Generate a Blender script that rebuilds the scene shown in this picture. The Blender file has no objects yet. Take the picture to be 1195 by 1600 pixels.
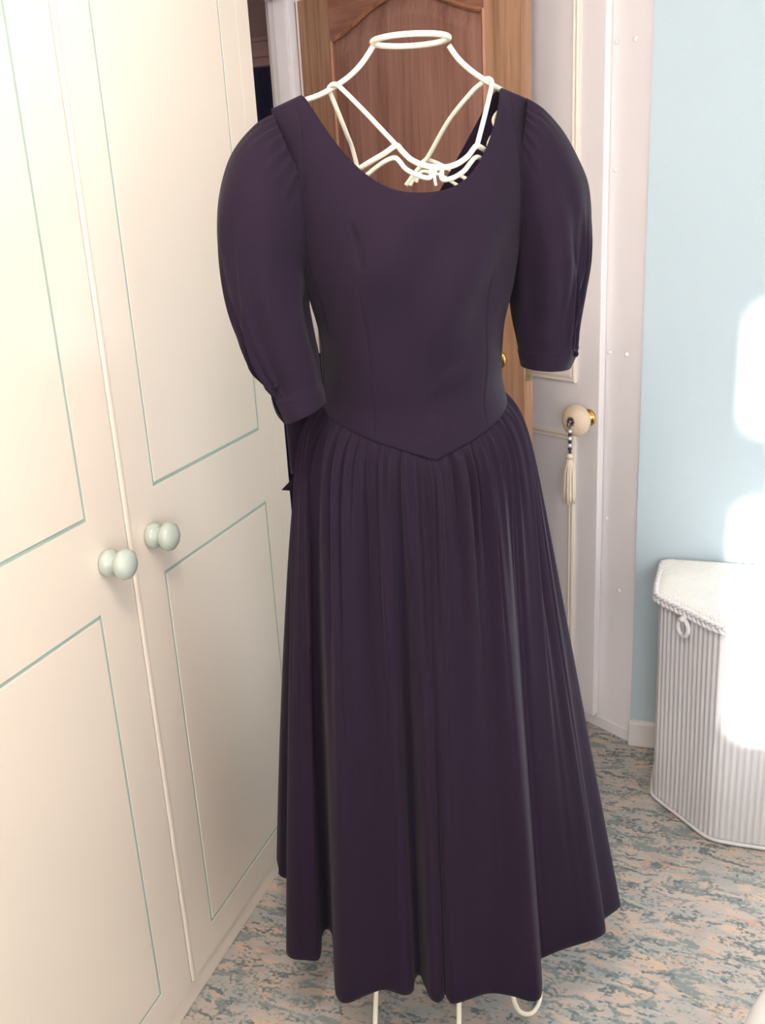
import bpy, math
import numpy as np
from mathutils import Vector, Matrix

# ------------------------------------------------------------------ camera
scene = bpy.context.scene
COL = scene.collection
F_PX, CX, CY, CAM_H = 1480.0, 597.5, 800.0, 1.5

def unit(v):
    v = np.array(v, float)
    return v / np.linalg.norm(v)

_down = unit([248, 4480, F_PX])
_y = np.array([541.0, -515.0, F_PX]); _y = unit(_y - _down * np.dot(_y, _down))
_up = -_down
_x = np.cross(_y, _up)
ROT = np.stack([_x, _y, _up])
EYE = np.array([0.0, 0.0, CAM_H])

cam_data = bpy.data.cameras.new('camera')
cam = bpy.data.objects.new('camera', cam_data)
COL.objects.link(cam)
cam_data.sensor_fit = 'VERTICAL'
cam_data.sensor_height = 24.0
cam_data.lens = 24.0 * F_PX / 1600.0
cam_data.clip_start = 0.02
m = Matrix.Identity(4)
for i in range(3):
    m[i][0] = ROT[i, 0]; m[i][1] = -ROT[i, 1]; m[i][2] = -ROT[i, 2]; m[i][3] = EYE[i]
cam.matrix_world = m
scene.camera = cam

# ------------------------------------------------------------------ light
world = bpy.data.worlds.new('sky'); scene.world = world
world.use_nodes = True
bg = world.node_tree.nodes['Background']
bg.inputs[0].default_value = (0.92, 0.95, 1.0, 1)
bg.inputs[1].default_value = 1.0

def sun_lamp():
    d = bpy.data.lights.new('sun', 'SUN'); d.energy = 24.0; d.angle = math.radians(1.8)
    d.color = (1.0, 0.96, 0.93)
    o = bpy.data.objects.new('sun', d); COL.objects.link(o)
    o.rotation_euler = Vector((0.012, 1.0, -0.226)).to_track_quat('-Z', 'Y').to_euler()
sun_lamp()

def area_light(name, loc, direction, sx, sy, power, colour):
    d = bpy.data.lights.new(name, 'AREA'); d.shape = 'RECTANGLE'; d.size = sx; d.size_y = sy
    d.energy = power; d.color = colour
    o = bpy.data.objects.new(name, d); COL.objects.link(o)
    o.location = loc
    o.rotation_euler = Vector(direction).to_track_quat('-Z', 'Z').to_euler()
area_light('daylight_rear_window', (0.65, -1.34, 1.57), (0, 1, 0), 1.15, 0.95, 24, (0.97, 0.96, 1.0))
area_light('daylight_side_window', (1.64, 0.55, 1.50), (-1, 0, 0), 1.35, 1.15, 1.5, (0.97, 0.96, 1.0))

area_light('hall_fill', (-1.9, 2.3, 2.3), (0, 0.3, -1), 0.5, 0.5, 1.2, (1.0, 0.9, 0.85))  # added unseen fill light that lifts the dark hall, not a window

def ceiling_lamp():
    d = bpy.data.lights.new('ceiling_lamp', 'POINT'); d.energy = 20; d.color = (1.0, 0.89, 0.80); d.shadow_soft_size = 0.12
    o = bpy.data.objects.new('ceiling_lamp', d); COL.objects.link(o); o.location = (-0.25, 0.50, 2.18)
ceiling_lamp()

scene.view_settings.view_transform = 'Standard'
scene.view_settings.look = 'None'
scene.view_settings.gamma = 1.0
scene.view_settings.use_curve_mapping = False
scene.view_settings.exposure = 0.85

# ------------------------------------------------------------------ projection helpers (photo point -> place)
def ray(x, y):
    return ROT @ np.array([x - CX, y - CY, F_PX])
def on_z(x, y, z):
    d = ray(x, y); return EYE + d * (z - CAM_H) / d[2]
def on_plane(x, y, p, n):
    d = ray(x, y); return EYE + d * np.dot(np.array(p) - EYE, n) / np.dot(d, n)

# ------------------------------------------------------------------ materials
def lin(r, g, b):
    def f(c):
        c /= 255.0
        return c / 12.92 if c <= 0.04045 else ((c + 0.055) / 1.055) ** 2.4
    return (f(r), f(g), f(b), 1)

def mat(name, rgb, rough=0.5, bump=0.0, bscale=200.0, metallic=0.0, spec=0.5, coat=0.0, vary=0.0, vscale=3.0, sheen=0.0):
    mt = bpy.data.materials.new(name); mt.use_nodes = True
    nt = mt.node_tree; b = nt.nodes['Principled BSDF']
    b.inputs['Base Color'].default_value = lin(*rgb)
    b.inputs['Roughness'].default_value = rough
    b.inputs['Metallic'].default_value = metallic
    b.inputs['Specular IOR Level'].default_value = spec
    b.inputs['Coat Weight'].default_value = coat
    if sheen:
        b.inputs['Sheen Weight'].default_value = sheen
        b.inputs['Sheen Roughness'].default_value = 0.5
    tc = nt.nodes.new('ShaderNodeTexCoord')
    if vary:
        n = nt.nodes.new('ShaderNodeTexNoise'); n.inputs['Scale'].default_value = vscale; n.inputs['Detail'].default_value = 4
        nt.links.new(tc.outputs['Object'], n.inputs['Vector'])
        mx = nt.nodes.new('ShaderNodeMix'); mx.data_type = 'RGBA'
        c = lin(*rgb)
        mx.inputs['A'].default_value = tuple(v * (1 - vary) for v in c[:3]) + (1,)
        mx.inputs['B'].default_value = tuple(min(1, v * (1 + vary)) for v in c[:3]) + (1,)
        nt.links.new(n.outputs['Fac'], mx.inputs['Factor'])
        nt.links.new(mx.outputs['Result'], b.inputs['Base Color'])
    if bump:
        n = nt.nodes.new('ShaderNodeTexNoise'); n.inputs['Scale'].default_value = bscale; n.inputs['Detail'].default_value = 3
        nt.links.new(tc.outputs['Object'], n.inputs['Vector'])
        bp = nt.nodes.new('ShaderNodeBump'); bp.inputs['Strength'].default_value = bump; bp.inputs['Distance'].default_value = 0.002
        nt.links.new(n.outputs['Fac'], bp.inputs['Height'])
        nt.links.new(bp.outputs['Normal'], b.inputs['Normal'])
    return mt

def wood_mat(name, dark, light, rough=0.42, stretch=(26, 26, 1.1), seed=0.0):
    mt = bpy.data.materials.new(name); mt.use_nodes = True
    nt = mt.node_tree; b = nt.nodes['Principled BSDF']
    b.inputs['Roughness'].default_value = rough
    tc = nt.nodes.new('ShaderNodeTexCoord')
    mp = nt.nodes.new('ShaderNodeMapping'); mp.inputs['Scale'].default_value = stretch
    mp.inputs['Location'].default_value = (seed, seed * 0.7, seed * 0.3)
    nt.links.new(tc.outputs['Object'], mp.inputs['Vector'])
    n1 = nt.nodes.new('ShaderNodeTexNoise'); n1.inputs['Scale'].default_value = 1.0; n1.inputs['Detail'].default_value = 5
    n1.inputs['Distortion'].default_value = 0.9
    n2 = nt.nodes.new('ShaderNodeTexNoise'); n2.inputs['Scale'].default_value = 7.0; n2.inputs['Detail'].default_value = 3
    nt.links.new(mp.outputs[0], n1.inputs['Vector']); nt.links.new(mp.outputs[0], n2.inputs['Vector'])
    ad = nt.nodes.new('ShaderNodeMath'); ad.operation = 'MULTIPLY_ADD'; ad.inputs[1].default_value = 0.45
    nt.links.new(n2.outputs['Fac'], ad.inputs[0]); nt.links.new(n1.outputs['Fac'], ad.inputs[2])
    rp = nt.nodes.new('ShaderNodeValToRGB')
    rp.color_ramp.elements[0].position = 0.48; rp.color_ramp.elements[0].color = lin(*dark)
    rp.color_ramp.elements[1].position = 0.92; rp.color_ramp.elements[1].color = lin(*light)
    nt.links.new(ad.outputs[0], rp.inputs['Fac']); nt.links.new(rp.outputs['Color'], b.inputs['Base Color'])
    bp = nt.nodes.new('ShaderNodeBump'); bp.inputs['Strength'].default_value = 0.12; bp.inputs['Distance'].default_value = 0.001
    nt.links.new(ad.outputs[0], bp.inputs['Height']); nt.links.new(bp.outputs['Normal'], b.inputs['Normal'])
    return mt

def carpet_mat():
    mt = bpy.data.materials.new('carpet'); mt.use_nodes = True
    nt = mt.node_tree; b = nt.nodes['Principled BSDF']
    b.inputs['Roughness'].default_value = 0.95; b.inputs['Specular IOR Level'].default_value = 0.1
    tc = nt.nodes.new('ShaderNodeTexCoord')
    def noise(scale, detail, dist, loc, stretch, rot):
        mp = nt.nodes.new('ShaderNodeMapping')
        mp.inputs['Location'].default_value = loc; mp.inputs['Scale'].default_value = stretch
        mp.inputs['Rotation'].default_value = (0, 0, rot)
        nt.links.new(tc.outputs['Object'], mp.inputs['Vector'])
        n = nt.nodes.new('ShaderNodeTexNoise'); n.inputs['Scale'].default_value = scale
        n.inputs['Detail'].default_value = detail; n.inputs['Distortion'].default_value = dist
        nt.links.new(mp.outputs[0], n.inputs['Vector'])
        return n
    fleck = noise(110, 2, 0.2, (0, 0, 0), (1, 1.3, 1), 0.3)
    def mask(n, lo, hi, amt=0.16):
        a = nt.nodes.new('ShaderNodeMath'); a.operation = 'MULTIPLY_ADD'; a.inputs[1].default_value = amt
        nt.links.new(fleck.outputs['Fac'], a.inputs[0]); nt.links.new(n.outputs['Fac'], a.inputs[2])
        r = nt.nodes.new('ShaderNodeMapRange'); r.inputs['From Min'].default_value = lo + amt * 0.5; r.inputs['From Max'].default_value = hi + amt * 0.5
        nt.links.new(a.outputs[0], r.inputs['Value'])
        return r.outputs['Result']
    def mix(a_sock, col, fac):
        mx = nt.nodes.new('ShaderNodeMix'); mx.data_type = 'RGBA'
        if isinstance(a_sock, tuple): mx.inputs['A'].default_value = a_sock
        else: nt.links.new(a_sock, mx.inputs['A'])
        mx.inputs['B'].default_value = col
        nt.links.new(fac, mx.inputs['Factor'])
        return mx.outputs['Result']
    c = lin(188, 178, 170)
    c = mix(c, lin(170, 172, 170), mask(noise(8, 5, 1.2, (3, 1, 0), (1, 2.4, 1), 0.30), 0.44, 0.60, 0.3))
    c = mix(c, lin(206, 182, 162), mask(noise(9.5, 5, 1.2, (9, 4, 0), (1, 2.8, 1), 0.15), 0.50, 0.64, 0.3))
    c = mix(c, lin(190, 160, 145), mask(noise(13, 5, 1.2, (1, 7, 0), (1, 2.6, 1), 0.4), 0.58, 0.70, 0.3))
    c = mix(c, lin(138, 146, 144), mask(noise(10, 7, 1.5, (5, 8, 0), (1, 2.6, 1), 0.25), 0.50, 0.60, 0.45))
    c = mix(c, lin(114, 124, 125), mask(noise(14, 7, 1.5, (2, 3, 0), (1, 2.4, 1), 0.3), 0.56, 0.65, 0.5))
    nt.links.new(c, b.inputs['Base Color'])
    pile = nt.nodes.new('ShaderNodeTexNoise'); pile.inputs['Scale'].default_value = 320
    nt.links.new(tc.outputs['Object'], pile.inputs['Vector'])
    bp = nt.nodes.new('ShaderNodeBump'); bp.inputs['Strength'].default_value = 0.5; bp.inputs['Distance'].default_value = 0.004
    nt.links.new(pile.outputs['Fac'], bp.inputs['Height']); nt.links.new(bp.outputs['Normal'], b.inputs['Normal'])
    return mt

M = {
    'cream': mat('cream_paint', (231, 219, 205), 0.28, 0.06, 60, coat=0.0),
    'bead': mat('cream_bead_paint', (234, 222, 207), 0.35),
    'line': mat('sage_groove_paint', (160, 180, 171), 0.5),
    'sage_knob': mat('sage_ceramic', (180, 190, 180), 0.18, coat=0.4),
    'blue': mat('pale_blue_emulsion', (188, 205, 214), 0.75, 0.25, 260, vary=0.02),
    'white_paint': mat('white_gloss_paint', (243, 238, 240), 0.35, 0.05, 50),
    'ivory_mould': mat('ivory_moulding_paint', (236, 226, 212), 0.4),
    'white_wall': mat('white_wall_paint', (226, 220, 210), 0.85),
    'skirting': mat('white_skirting_paint', (226, 222, 220), 0.4),
    'ceiling': mat('white_ceiling_paint', (238, 236, 230), 0.9),
    'hall_wall': mat('taupe_hall_wall', (176, 150, 148), 0.85),
    'hall_trim': mat('hall_trim_paint', (188, 156, 150), 0.6),
    'hall_dark': mat('midnight_blue_cloth', (40, 44, 74), 0.9, 0.5, 40, vary=0.4, vscale=30),
    'oak': wood_mat('oak_stile', (138, 99, 74), (188, 146, 117), seed=1.3),
    'oak_panel': wood_mat('oak_panel', (130, 88, 76), (172, 128, 112), seed=4.1),
    'oak_rail': wood_mat('oak_rail', (126, 82, 68), (168, 118, 98), stretch=(3, 3, 26), seed=2.2),
    'oak_mould': wood_mat('oak_moulding', (130, 82, 58), (186, 128, 94), seed=7.7),
    'brass': mat('brass', (196, 160, 96), 0.25, metallic=1.0),
    'latch': mat('latch_steel', (150, 142, 112), 0.35, metallic=0.8),
    'dress': mat('aubergine_cotton', (34, 23, 40), 0.85, 0.25, 900, spec=0.14, sheen=0.04, vary=0.05, vscale=8),
    'button': mat('fabric_covered_button', (30, 22, 36), 0.9, spec=0.15),
    'wire': mat('cream_coated_wire', (240, 234, 214), 0.32),
    'wicker': mat('white_woven_fibre', (222, 220, 222), 0.6),
    'wicker_lid': mat('white_woven_lid_fibre', (232, 228, 222), 0.6),
    'ivory': mat('ivory_ceramic', (228, 206, 180), 0.25, coat=0.2),
    'pewter': mat('pewter', (120, 108, 112), 0.3, metallic=0.9),
    'bead_white': mat('white_glass_bead', (228, 232, 238), 0.15),
    'bead_dark': mat('dark_metal_bead', (72, 70, 80), 0.25, metallic=0.6),
    'thread': mat('cream_thread', (236, 222, 200), 0.85),
    'white_cover': mat('white_furniture_cover', (236, 234, 234), 0.6),
    'carpet': carpet_mat(),
}

# ------------------------------------------------------------------ mesh helpers
def link_mesh(name, verts, faces, material, parent=None, smooth=False):
    me = bpy.data.meshes.new(name)
    me.from_pydata([tuple(map(float, v)) for v in verts], [], [tuple(f) for f in faces])
    me.materials.append(material)
    if smooth:
        me.polygons.foreach_set('use_smooth', [True] * len(me.polygons))
    me.update()
    o = bpy.data.objects.new(name, me); COL.objects.link(o)
    if parent is not None: put_under(o, parent)
    return o

def put_under(o, parent):
    bpy.context.view_layer.update()
    o.parent = parent
    o.matrix_parent_inverse = parent.matrix_world.inverted()

def grid_mesh(name, P, material, parent=None, closed_u=False, smooth=True, solid=0.0, flip=False):
    """P: array rows x cols x 3"""
    r, c = P.shape[:2]
    idx = np.arange(r * c).reshape(r, c)
    a = idx[:-1, :]; b_ = idx[1:, :]
    if closed_u:
        q = np.stack([a, np.roll(a, -1, 1), np.roll(b_, -1, 1), b_], -1).reshape(-1, 4)
    else:
        q = np.stack([a[:, :-1], a[:, 1:], b_[:, 1:], b_[:, :-1]], -1).reshape(-1, 4)
    if flip: q = q[:, ::-1]
    me = bpy.data.meshes.new(name)
    me.vertices.add(r * c); me.vertices.foreach_set('co', np.ascontiguousarray(P, dtype=np.float32).ravel())
    me.loops.add(q.size); me.loops.foreach_set('vertex_index', np.ascontiguousarray(q, dtype=np.int32).ravel())
    me.polygons.add(len(q)); me.polygons.foreach_set('loop_start', np.arange(0, q.size, 4, dtype=np.int32))
    me.update(calc_edges=True)
    me.polygons.foreach_set('use_smooth', np.ones(len(q), dtype=bool) if smooth else np.zeros(len(q), dtype=bool))
    me.materials.append(material)
    me.validate()
    o = bpy.data.objects.new(name, me); COL.objects.link(o)
    if solid:
        s = o.modifiers.new('thickness', 'SOLIDIFY'); s.thickness = solid; s.offset = -1
    if parent is not None: put_under(o, parent)
    return o

CUBE_F = [(0, 3, 2, 1), (4, 5, 6, 7), (0, 1, 5, 4), (1, 2, 6, 5), (2, 3, 7, 6), (3, 0, 4, 7)]
class MB:
    def __init__(s): s.v = []; s.f = []
    def add(s, v, f):
        n = len(s.v); s.v += [tuple(map(float, p)) for p in v]; s.f += [tuple(i + n for i in q) for q in f]; return s
    def box(s, lo, hi, fr=None):
        x0, y0, z0 = lo; x1, y1, z1 = hi
        v = [(x0, y0, z0), (x1, y0, z0), (x1, y1, z0), (x0, y1, z0), (x0, y0, z1), (x1, y0, z1), (x1, y1, z1), (x0, y1, z1)]
        if fr: v = [fr(*p) for p in v]
        return s.add(v, CUBE_F)
    def tube(s, path, r, n=8, closed=False, caps=True):
        P = np.array(path, float); k = len(P)
        rad = np.full(k, r) if np.isscalar(r) else np.array(r)
        if closed: T = np.roll(P, -1, 0) - np.roll(P, 1, 0)
        else: T = np.gradient(P, axis=0)
        T /= np.linalg.norm(T, axis=1)[:, None] + 1e-12
        ref = np.array([0, 0, 1.0]) if abs(T[0][2]) < 0.9 else np.array([1.0, 0, 0])
        N = np.cross(T[0], ref); N /= np.linalg.norm(N)
        vs = []
        for i in range(k):
            N = N - T[i] * np.dot(N, T[i]); N /= np.linalg.norm(N) + 1e-12
            B = np.cross(T[i], N)
            for j in range(n):
                a = 2 * math.pi * j / n
                vs.append(P[i] + rad[i] * (N * math.cos(a) + B * math.sin(a)))
        fs = []
        for i in range(k if closed else k - 1):
            i2 = (i + 1) % k
            for j in range(n):
                j2 = (j + 1) % n
                fs.append((i * n + j, i * n + j2, i2 * n + j2, i2 * n + j))
        if caps and not closed:
            fs.append(tuple(range(n - 1, -1, -1))); fs.append(tuple((k - 1) * n + j for j in range(n)))
        return s.add(vs, fs)
    def lathe(s, prof, origin, axis, n=24):
        """prof: list of (dist along axis, radius)"""
        ax = unit(axis); ref = np.array([0, 0, 1.0]) if abs(ax[2]) < 0.9 else np.array([1.0, 0, 0])
        u = unit(np.cross(ax, ref)); w = np.cross(ax, u); o = np.array(origin, float)
        vs = []; fs = []
        for d, r in prof:
            for j in range(n):
                a = 2 * math.pi * j / n
                vs.append(o + ax * d + r * (u * math.cos(a) + w * math.sin(a)))
        for i in range(len(prof) - 1):
            for j in range(n):
                j2 = (j + 1) % n
                fs.append((i * n + j, i * n + j2, (i + 1) * n + j2, (i + 1) * n + j))
        fs.append(tuple(range(n - 1, -1, -1))); fs.append(tuple((len(prof) - 1) * n + j for j in range(n)))
        return s.add(vs, fs)
    def build(s, name, material, parent=None, smooth=False, bevel=0.0):
        o = link_mesh(name, s.v, s.f, material, parent, smooth)
        if bevel:
            b = o.modifiers.new('edge', 'BEVEL'); b.width = bevel; b.segments = 2; b.limit_method = 'ANGLE'
        return o

def spline(ctrl, per=10, closed=False):
    """Catmull-Rom through control points"""
    C = np.array(ctrl, float); n = len(C); out = []
    rng = n if closed else n - 1
    for i in range(rng):
        if closed: p0, p1, p2, p3 = C[(i - 1) % n], C[i], C[(i + 1) % n], C[(i + 2) % n]
        else: p0, p1, p2, p3 = C[max(i - 1, 0)], C[i], C[i + 1], C[min(i + 2, n - 1)]
        for k in range(per):
            t = k / per
            out.append(0.5 * ((2 * p1) + (-p0 + p2) * t + (2 * p0 - 5 * p1 + 4 * p2 - p3) * t * t + (-p0 + 3 * p1 - 3 * p2 + p3) * t ** 3))
    if not closed: out.append(C[-1])
    return np.array(out)

def empty(name, loc, label=None, cat=None, group=None, kind=None):
    o = bpy.data.objects.new(name, None); COL.objects.link(o); o.location = loc; o.empty_display_size = 0.1
    tag(o, label, cat, group, kind); bpy.context.view_layer.update()
    return o

def tag(o, label=None, cat=None, group=None, kind=None):
    if label: o['label'] = label
    if cat: o['category'] = cat
    if group: o['group'] = group
    if kind: o['kind'] = kind
    return o

def structure(o, label, cat):
    return tag(o, label, cat, None, 'structure')

# ------------------------------------------------------------------ room shell
X_WARD, Y_BLUE, X_RIGHT, Y_REAR, X_DOORWALL, CEIL = -0.91, 2.42, 1.6, -1.3, -1.17, 2.35
structure(MB().box((-2.6, Y_REAR - 0.1, -0.05), (X_RIGHT + 0.1, 3.5, 0)).build('floor', M['carpet']),
          'patterned carpet in grey green and peach flecks', 'floor')
structure(MB().box((-2.6, Y_REAR - 0.1, CEIL), (X_RIGHT + 0.1, 3.5, CEIL + 0.05)).build('ceiling', M['ceiling']), 'plain white ceiling above the room', 'ceiling')
structure(MB().box((-0.178, Y_BLUE, 0), (X_RIGHT, Y_BLUE + 0.1, CEIL)).build('wall_back', M['blue']),
          'pale blue painted wall behind the white laundry basket', 'wall')
# right wall with a side window opening
wr = MB()
wr.box((X_RIGHT, Y_REAR, 0), (X_RIGHT + 0.1, -0.15, CEIL)).box((X_RIGHT, 1.25, 0), (X_RIGHT + 0.1, Y_BLUE + 0.1, CEIL))
wr.box((X_RIGHT, -0.15, 0), (X_RIGHT + 0.1, 1.25, 0.9)).box((X_RIGHT, -0.15, 2.1), (X_RIGHT + 0.1, 1.25, CEIL))
structure(wr.build('wall_right', M['white_wall']), 'white wall with side window opening', 'wall')
# rear wall with a window opening and a deep mid rail
wf = MB()
wf.box((-1.6, Y_REAR - 0.1, 0), (0.05, Y_REAR, CEIL)).box((1.25, Y_REAR - 0.1, 0), (X_RIGHT + 0.1, Y_REAR, CEIL))
wf.box((0.05, Y_REAR - 0.1, 0), (1.25, Y_REAR, 1.07)).box((0.05, Y_REAR - 0.1, 2.05), (1.25, Y_REAR, CEIL))
structure(wf.build('wall_front', M['white_wall']), 'white wall with window opening facing the laundry basket', 'wall')
structure(MB().box((0.05, Y_REAR - 0.08, 1.56), (1.25, Y_REAR - 0.03, 1.79)).build('window_1', M['skirting']), 'white window mid rail in the wall opening', 'window')
# left wall: alcove behind the wardrobe and the doorway wall beyond it
wl = MB()
wl.box((-1.57, Y_REAR, 0), (-1.47, 1.90, CEIL))
wl.box((-1.57, 1.90, 0), (X_DOORWALL, 1.96, CEIL))
wl.box((X_DOORWALL - 0.10, 1.96, 2.06), (X_DOORWALL, 2.74, CEIL))
wl.box((X_DOORWALL - 0.10, 2.74, 0), (X_DOORWALL, 3.2, CEIL))
structure(wl.build('wall_left', M['white_wall']), 'white wall with the doorway beyond the wardrobe', 'wall')
# hall beyond the doorway
wh = MB()
wh.box((-2.5, 3.30, 2.045), (-1.0, 3.40, CEIL)).box((-2.5, 3.30, 0), (-2.1, 3.40, 2.045)).box((-1.25, 3.30, 0), (-1.0, 3.40, 2.045))
wh.box((-2.55, 1.86, 0), (-2.45, 3.40, CEIL)).box((-2.5, 1.80, 0), (-1.57, 1.90, CEIL))
structure(wh.build('wall_hall', M['hall_wall']), 'dim taupe hall wall seen through the doorway', 'wall')
ht = MB().box((-2.16, 3.268, 1.958), (-1.2, 3.30, 2.05)).box((-2.16, 3.26, 1.985), (-1.2, 3.268, 2.012)).box((-2.16, 3.262, 2.035), (-1.2, 3.268, 2.05))
structure(ht.build('trim_1', M['hall_trim'], bevel=0.003), 'moulded door head in the dim hall', 'trim')
# midnight-blue curtain hanging in the hall doorway (soft folds)
cu = np.linspace(-2.08, -1.27, 120); cz = np.linspace(0.02, 1.975, 6)
Pc = np.zeros((6, 120, 3)); Pc[..., 0] = cu; Pc[..., 1] = 3.34 + 0.012 * np.sin(cu * 75)[None, :] + 0.006 * np.sin(cu * 31 + 1)[None, :]; Pc[..., 2] = cz[:, None]
tag(grid_mesh('hall_curtain', Pc, M['hall_dark'], solid=0.003), 'midnight blue cloth filling the far hall doorway', 'curtain')

# door lining of the bedroom doorway (far jamb) : lining, stop, architrave
jm = MB().box((X_DOORWALL - 0.075, 2.70, 0), (X_DOORWALL + 0.022, 2.74, 2.06))
jm_o = structure(jm.build('trim_2', M['white_paint'], bevel=0.002), 'white painted door lining beside the wooden door', 'trim')
MB().box((X_DOORWALL - 0.055, 2.688, 0), (X_DOORWALL - 0.016, 2.702, 2.06)).build('door_stop', M['white_paint'], jm_o, bevel=0.002)
MB().box((X_DOORWALL + 0.013, 2.692, 0), (X_DOORWALL + 0.030, 2.702, 2.06)).build('hinge_bead', M['white_paint'], jm_o, bevel=0.002)
MB().box((X_DOORWALL - 0.075, 1.96, 0), (X_DOORWALL + 0.0, 1.985, 2.06)).build('jamb', M['white_paint'], jm_o)
MB().box((X_DOORWALL - 0.075, 1.96, 2.04), (X_DOORWALL + 0.0, 2.74, 2.06)).build('head', M['white_paint'], jm_o)

# skirting on the blue wall
structure(MB().box((-0.182, Y_BLUE - 0.018, 0), (X_RIGHT, Y_BLUE + 0.004, 0.078)).build('baseboard_back', M['skirting'], bevel=0.006),
          'white painted skirting board under the blue wall', 'baseboard')

# ------------------------------------------------------------------ angled white cupboard front
ANG = math.radians(33)
cd = np.array([-math.cos(ANG), math.sin(ANG), 0]); cn = np.array([-math.sin(ANG), -math.cos(ANG), 0]); c0 = np.array([-0.18, 2.43, 0])
def cup(a, d, z): return c0 + cd * a + cn * d + np.array([0, 0, z])
wall_c = MB().box((-0.004, -0.05, 0), (1.16, 0, CEIL), cup).build('wall_corner', M['white_paint'])
structure(wall_c, 'white cupboard face frame between blue wall and wooden door', 'wall')
MB().box((0.0, 0.0, 0), (1.1, 0.004, 0.035), cup).build('threshold', M['white_paint'], wall_c, bevel=0.0015)
for a, z in ((0.046, 1.817), (0.100, 1.818), (0.097, 1.538), (0.100, 1.097), (0.046, 1.096), (0.098, 0.648), (0.05, 0.45)):
    MB().lathe([(0, 0.0065), (0.0025, 0.006), (0.0045, 0.0035), (0.005, 0.001)], cup(a, 0, z), cn, 12).build('screw_cap', M['white_paint'], wall_c, smooth=True)
DT = 0.024
wd = MB().box((0.112, 0.002, 0.042), (0.86, DT, 2.04), cup).build('door_2', M['white_paint'], bevel=0.002)
structure(wd, 'white panelled cupboard door with ivory swirl knob', 'door')
def moulding(parent, a0, a1, z0, z1):
    prof = [(0, 0), (0, 0.007), (0.004, 0.010), (0.008, 0.006), (0.012, 0.006), (0.016, 0.009), (0.02, 0.003), (0.02, 0)]
    mb = MB(); k = len(prof); vs = []
    for (ca, cz, sa, sz) in ((a0, z0, 1, 1), (a1, z0, -1, 1), (a1, z1, -1, -1), (a0, z1, 1, -1)):
        for w_, h_ in prof: vs.append(cup(ca + sa * w_, DT + h_, cz + sz * w_))
    fs = [(i * k + j, ((i + 1) % 4) * k + j, ((i + 1) % 4) * k + j + 1, i * k + j + 1) for i in range(4) for j in range(k - 1)]
    mb.add(vs, fs).build('panel_moulding', M['ivory_mould'], parent)
moulding(wd, 0.188, 0.80, 1.012, 1.97)
moulding(wd, 0.188, 0.80, 0.105, 0.872)
# knob: brass rose + neck, ivory fluted ball
kb = cup(0.143, DT, 0.925)
knob = MB().lathe([(0, 0.022), (0.004, 0.023), (0.008, 0.019), (0.012, 0.011), (0.022, 0.010), (0.026, 0.016), (0.03, 0.010)], kb, cn, 24).build('door_knob', M['brass'], wd, smooth=True)
tag(knob, 'brass rose and ivory fluted ball')
kc = kb + cn * 0.052
u_k = unit(np.cross(cn, [0, 0, 1])); w_k = np.cross(cn, u_k)
rows, cols = 48, 120
th = np.linspace(0.02, math.pi - 0.02, rows)[:, None]; ph = np.linspace(0, 2 * math.pi, cols, endpoint=False)[None, :]
R_ = 0.039 * (1 + 0.075 * np.abs(np.sin(12 * (ph + 0.9 * th))) * np.sin(th) ** 0.6)
rx = R_ * np.sin(th) * np.cos(ph); ry = R_ * np.sin(th) * np.sin(ph); rz = 0.030 * np.cos(th) * np.ones_like(ph)
Pk = kc + rx[..., None] * u_k + ry[..., None] * w_k + rz[..., None] * cn
o = grid_mesh('ivory_ball', Pk, M['ivory'], wd, closed_u=True, flip=True)
bpy.context.view_layer.update(); mw = o.matrix_world.copy(); o.parent = knob; o.matrix_parent_inverse = Matrix.Identity(4); o.matrix_world = mw

# tassel hung on the knob
tk = kc + cn * 0.031 - cd * 0.008 + np.array([0, 0, 0.004])
tas = empty('tassel', tk - np.array([0, 0, 0.14]), 'cream beaded key tassel hanging from the ivory cupboard knob', 'tassel')
ros = MB()
ros.lathe([(-0.002, 0.004), (0, 0.006), (0.003, 0.006), (0.005, 0.004), (0.006, 0.001)], tk, cn, 12)
for i in range(8):
    a = 2 * math.pi * i / 8
    p = tk + 0.0095 * (u_k * math.cos(a) + w_k * math.sin(a))
    ros.lathe([(-0.003, 0.001), (-0.002, 0.003), (0, 0.0038), (0.002, 0.003), (0.003, 0.001)], p, cn, 8)
ros.build('rosette', M['pewter'], tas, smooth=True)
tb = np.array([tk[0], tk[1], tk[2]]) - 0.012 * cd * -1 * 0 + cn * 0.004
hang = tk + cn * 0.004 - cd * 0.002 + np.array([0, 0, 0.006])
MB().tube([tk + cn * 0.004, tk + cn * 0.006 + cd * 0.002 + np.array([0, 0, -0.01]), hang + np.array([0, 0, -0.022])], [0.004, 0.0045, 0.002], 8).build('clasp', M['pewter'], tas, smooth=True)
def ball(name, c, r, mt_, parent, sq=1.0):
    pr = [(-r * sq * math.cos(math.pi * i / 8), max(0.0004, r * math.sin(math.pi * i / 8))) for i in range(9)]
    return MB().lathe(pr, c, (0, 0, 1), 14).build(name, mt_, parent, smooth=True)
zt = -0.030
for i in range(6):
    ball('bead', hang + np.array([0, 0, zt]), 0.0052, M['bead_white'] if i % 2 == 0 else M['bead_dark'], tas, 0.9); zt -= 0.0095
ball('bead_cap', hang + np.array([0, 0, zt + 0.001]), 0.004, M['bead_dark'], tas); zt -= 0.006
ball('tassel_head', hang + np.array([0, 0, zt - 0.004]), 0.0085, M['thread'], tas, 0.9); zt -= 0.012
rng = np.random.default_rng(4)
sk = MB()
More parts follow.
